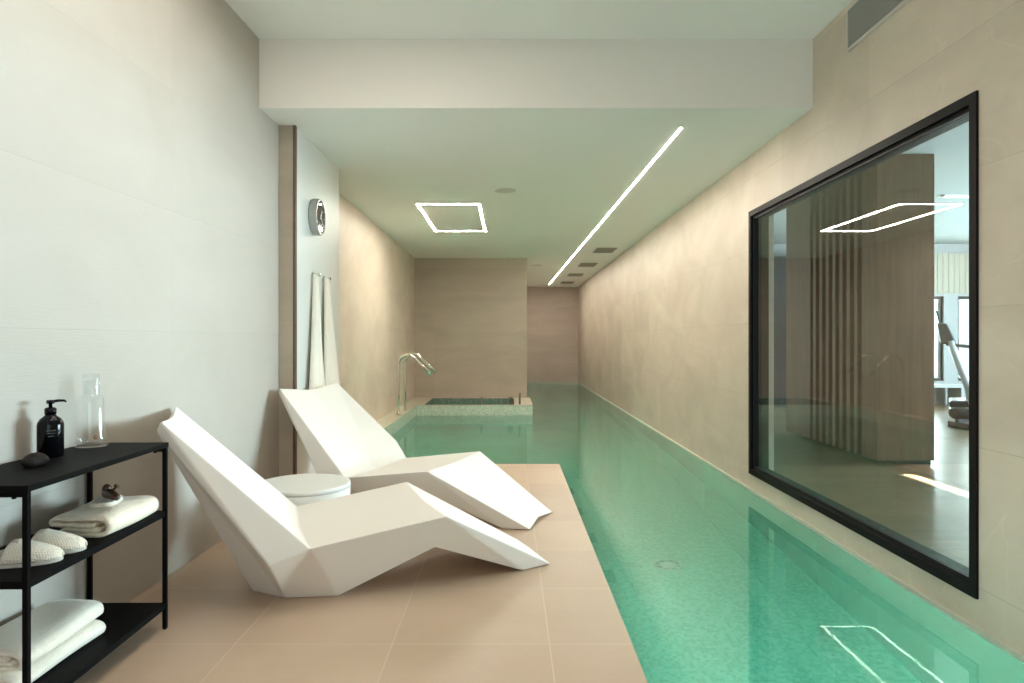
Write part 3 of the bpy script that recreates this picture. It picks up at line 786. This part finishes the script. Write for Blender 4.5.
obj('carcass', B((-1.4, 1.0, -.28, .29, 0, 2.60)), M['cab_dark'], cb)
for k in range(4):
    x0 = -1.4+k*.6
    d = obj('door', B((x0+.004, x0+.596, -.305, -.28, .08, 2.59)), M['cab_dark'], cb)
    hx = x0+(.55 if k % 2 == 0 else .05)
    bm = bmesh.new(); tube(bm, [(hx, -.335, .85), (hx, -.335, 1.25)], .008, 8); tube(bm, [(hx, -.305, .9), (hx, -.335, .9)], .006, 8); tube(bm, [(hx, -.305, 1.2), (hx, -.335, 1.2)], .006, 8)
    obj('handle', bm, M['chrome'], d)
bn = thing('window_bench', 'low white bench below the gym windows', 'bench', (7.5, 12.05, 0))
obj('seat', B((-.42, .42, -.2, .2, .33, .38)), M['gym_white'], bn)
for x in (-.40, .36): obj('leg', B((x, x+.04, -.19, .19, 0, .33)), M['gym_white'], bn)

tm = thing('treadmill', 'grey treadmill with black deck standing by the gym windows', 'treadmill', (6.44, 10.0, 0), -.56)
obj('deck', B((.0, 1.75, -.36, .36, .09, .19)), M['tread_dark'], tm, bevel=.02)
obj('belt', B((.30, 1.70, -.25, .25, .19, .197)), M['rubber'], tm)
bm = bmesh.new()
for sy in (-1, 1): box(bm, .28, 1.75, sy*.305-.05, sy*.305+.05, .19, .215)
obj('side_rails', bm, M['tread_grey'], tm, bevel=.008)
obj('motor_hood', B((.0, .30, -.34, .34, .19, .30)), M['tread_dark'], tm, bevel=.04, seg=3)
for sy in (-1, 1):
    bm = bmesh.new()
    ps = [(.32, sy*.37, .05), (.25, sy*.37, .45), (.06, sy*.36, 1.0), (.02, sy*.33, 1.14)]
    tube(bm, ps, [.055, .05, .045, .04], 12); obj('upright', bm, M['tread_grey'], tm, smooth=True)
    bm = bmesh.new(); tube(bm, [(-.03, sy*.33, 1.1), (.10, sy*.34, 1.08), (.34, sy*.34, 1.06)], .022, 12); obj('handrail', bm, M['rubber'], tm, smooth=True)
bm = bmesh.new(); vs = box(bm, -.10, .10, -.34, .34, 1.10, 1.40)
for v_ in vs:
    if v_.co.z > 1.2: v_.co.x -= .12 if v_.co.x > 0 else .05
obj('console', bm, M['tread_dark'], tm, bevel=.03, seg=3)
bm = bmesh.new(); box(bm, -.12, -.09, -.16, .16, 1.40, 1.60)
bmesh.ops.rotate(bm, verts=bm.verts, cent=(-.1, 0, 1.40), matrix=Matrix.Rotation(-.25, 3, 'Y'))
obj('screen', bm, M['screen'], tm, bevel=.01)
for x in (.15, 1.55):
    for sy in (-1, 1): obj('foot', L([(0, 0), (.035, 0), (.03, .09), (0, .09)], 14, (x, sy*.3, 0)), M['rubber'], tm)

wb = thing('exercise_bench', 'low black padded exercise bench in front of the treadmill', 'bench', (5.82, 8.95, 0))
for x, nm in ((.0, 'pad'), ):
    bm = bmesh.new()
    tube(bm, [(.0, 0, .20), (.02, 0, .20), (.6, 0, .20), (1.15, 0, .20), (1.17, 0, .20)], [.05, .075, .08, .075, .05], 20)
    for v_ in bm.verts: v_.co.y *= 1.7
    obj('pad', bm, M['rubber'], wb, smooth=True)
obj('frame_beam', B((.05, 1.1, -.03, .03, .08, .13)), M['tread_dark'], wb)
for x in (.08, 1.02): obj('foot_bar', B((x, x+.06, -.24, .24, 0, .08)), M['tread_dark'], wb, bevel=.01)

gl = thing('gym_ceiling_light', 'thin straight light on the gym ceiling', 'ceiling light', (5.6, 8.15, GZ))
obj('housing', B((-.42, .42, -.035, .035, -.02, 0)), M['led_body'], gl)
obj('diffuser', B((-.41, .41, -.03, .03, -.026, -.02)), M['gym_led'], gl)

# added slot lamp: its narrow beam draws the bright streak on the gym floor
sp = thing('added_slot_light', 'slim added slot light in the gym ceiling beside the wood divider', 'ceiling light', (3.44, 5.42, GZ))
obj('housing', B((-.05, .05, -.55, .55, -.012, 0)), M['led_body'], sp)

# ------------------------------------------------------------------ lights
def area(name, loc, rot, sx, sy, power, col, spread=PI):
    l = bpy.data.lights.new(name, 'AREA'); l.shape = 'RECTANGLE'; l.size = sx; l.size_y = sy; l.energy = power; l.color = col; l.spread = spread
    o = bpy.data.objects.new(name, l); C.objects.link(o); o.location = loc; o.rotation_euler = rot
    return o
area('daylight_gym_side', (GX+.3, (sy0+sy1)/2, (sz0+sz1)/2), (0, PI/2, 0), sz1-sz0, sy1-sy0, 1750, (.68, .86, 1))
area('daylight_gym_far', ((A0+B1)/2, GY+.4, (fz0+fz1)/2), (-PI/2, 0, 0), B1-A0, fz1-fz0, 200, (.86, .95, 1))
area('added_daylight_behind', ((bx0+bx1)/2, YB-.4, (bz0+bz1)/2), (PI/2, 0, 0), bx1-bx0, bz1-bz0, 14, (.95, .98, 1))  # soft light added outside the unseen window behind the camera
area('added_pool_light', (.475, 1.0, -.22), (0, -PI/2, 0), .06, 7.0, 28, (.95, 1, .97))  # unseen strip added under the deck edge to brighten the pool
area('added_streak_beam', (3.44, 5.42, GZ-.016), (0, 0, 0), .09, .95, 9, (1, .97, .9), math.radians(1.6))  # narrow light of the added slot lamp, makes the floor streak

w = bpy.data.worlds.new('sky'); bpy.context.scene.world = w; w.use_nodes = True
bg = w.node_tree.nodes['Background']; bg.inputs[0].default_value = (.82, .93, 1, 1); bg.inputs[1].default_value = 1.6

# ------------------------------------------------------------------ camera and view
cam = bpy.data.cameras.new('camera'); co = bpy.data.objects.new('camera', cam); C.objects.link(co)
co.location = (0, 0, 1.16); co.rotation_euler = (PI/2, 0, 0)
cam.lens = 24; cam.sensor_width = 36; cam.shift_x = 3/1024; cam.shift_y = -1.5/1024
cam.clip_start = .05
sc = bpy.context.scene; sc.camera = co
vs = sc.view_settings
sc.display_settings.display_device = 'sRGB'
vs.view_transform = 'Standard'; vs.look = 'None'; vs.gamma = 1; vs.exposure = .42; vs.use_curve_mapping = False
cy = sc.cycles
cy.max_bounces = 14; cy.diffuse_bounces = 6; cy.glossy_bounces = 6; cy.transmission_bounces = 8; cy.transparent_max_bounces = 16
cy.use_denoising = True
cy.sample_clamp_indirect = 40
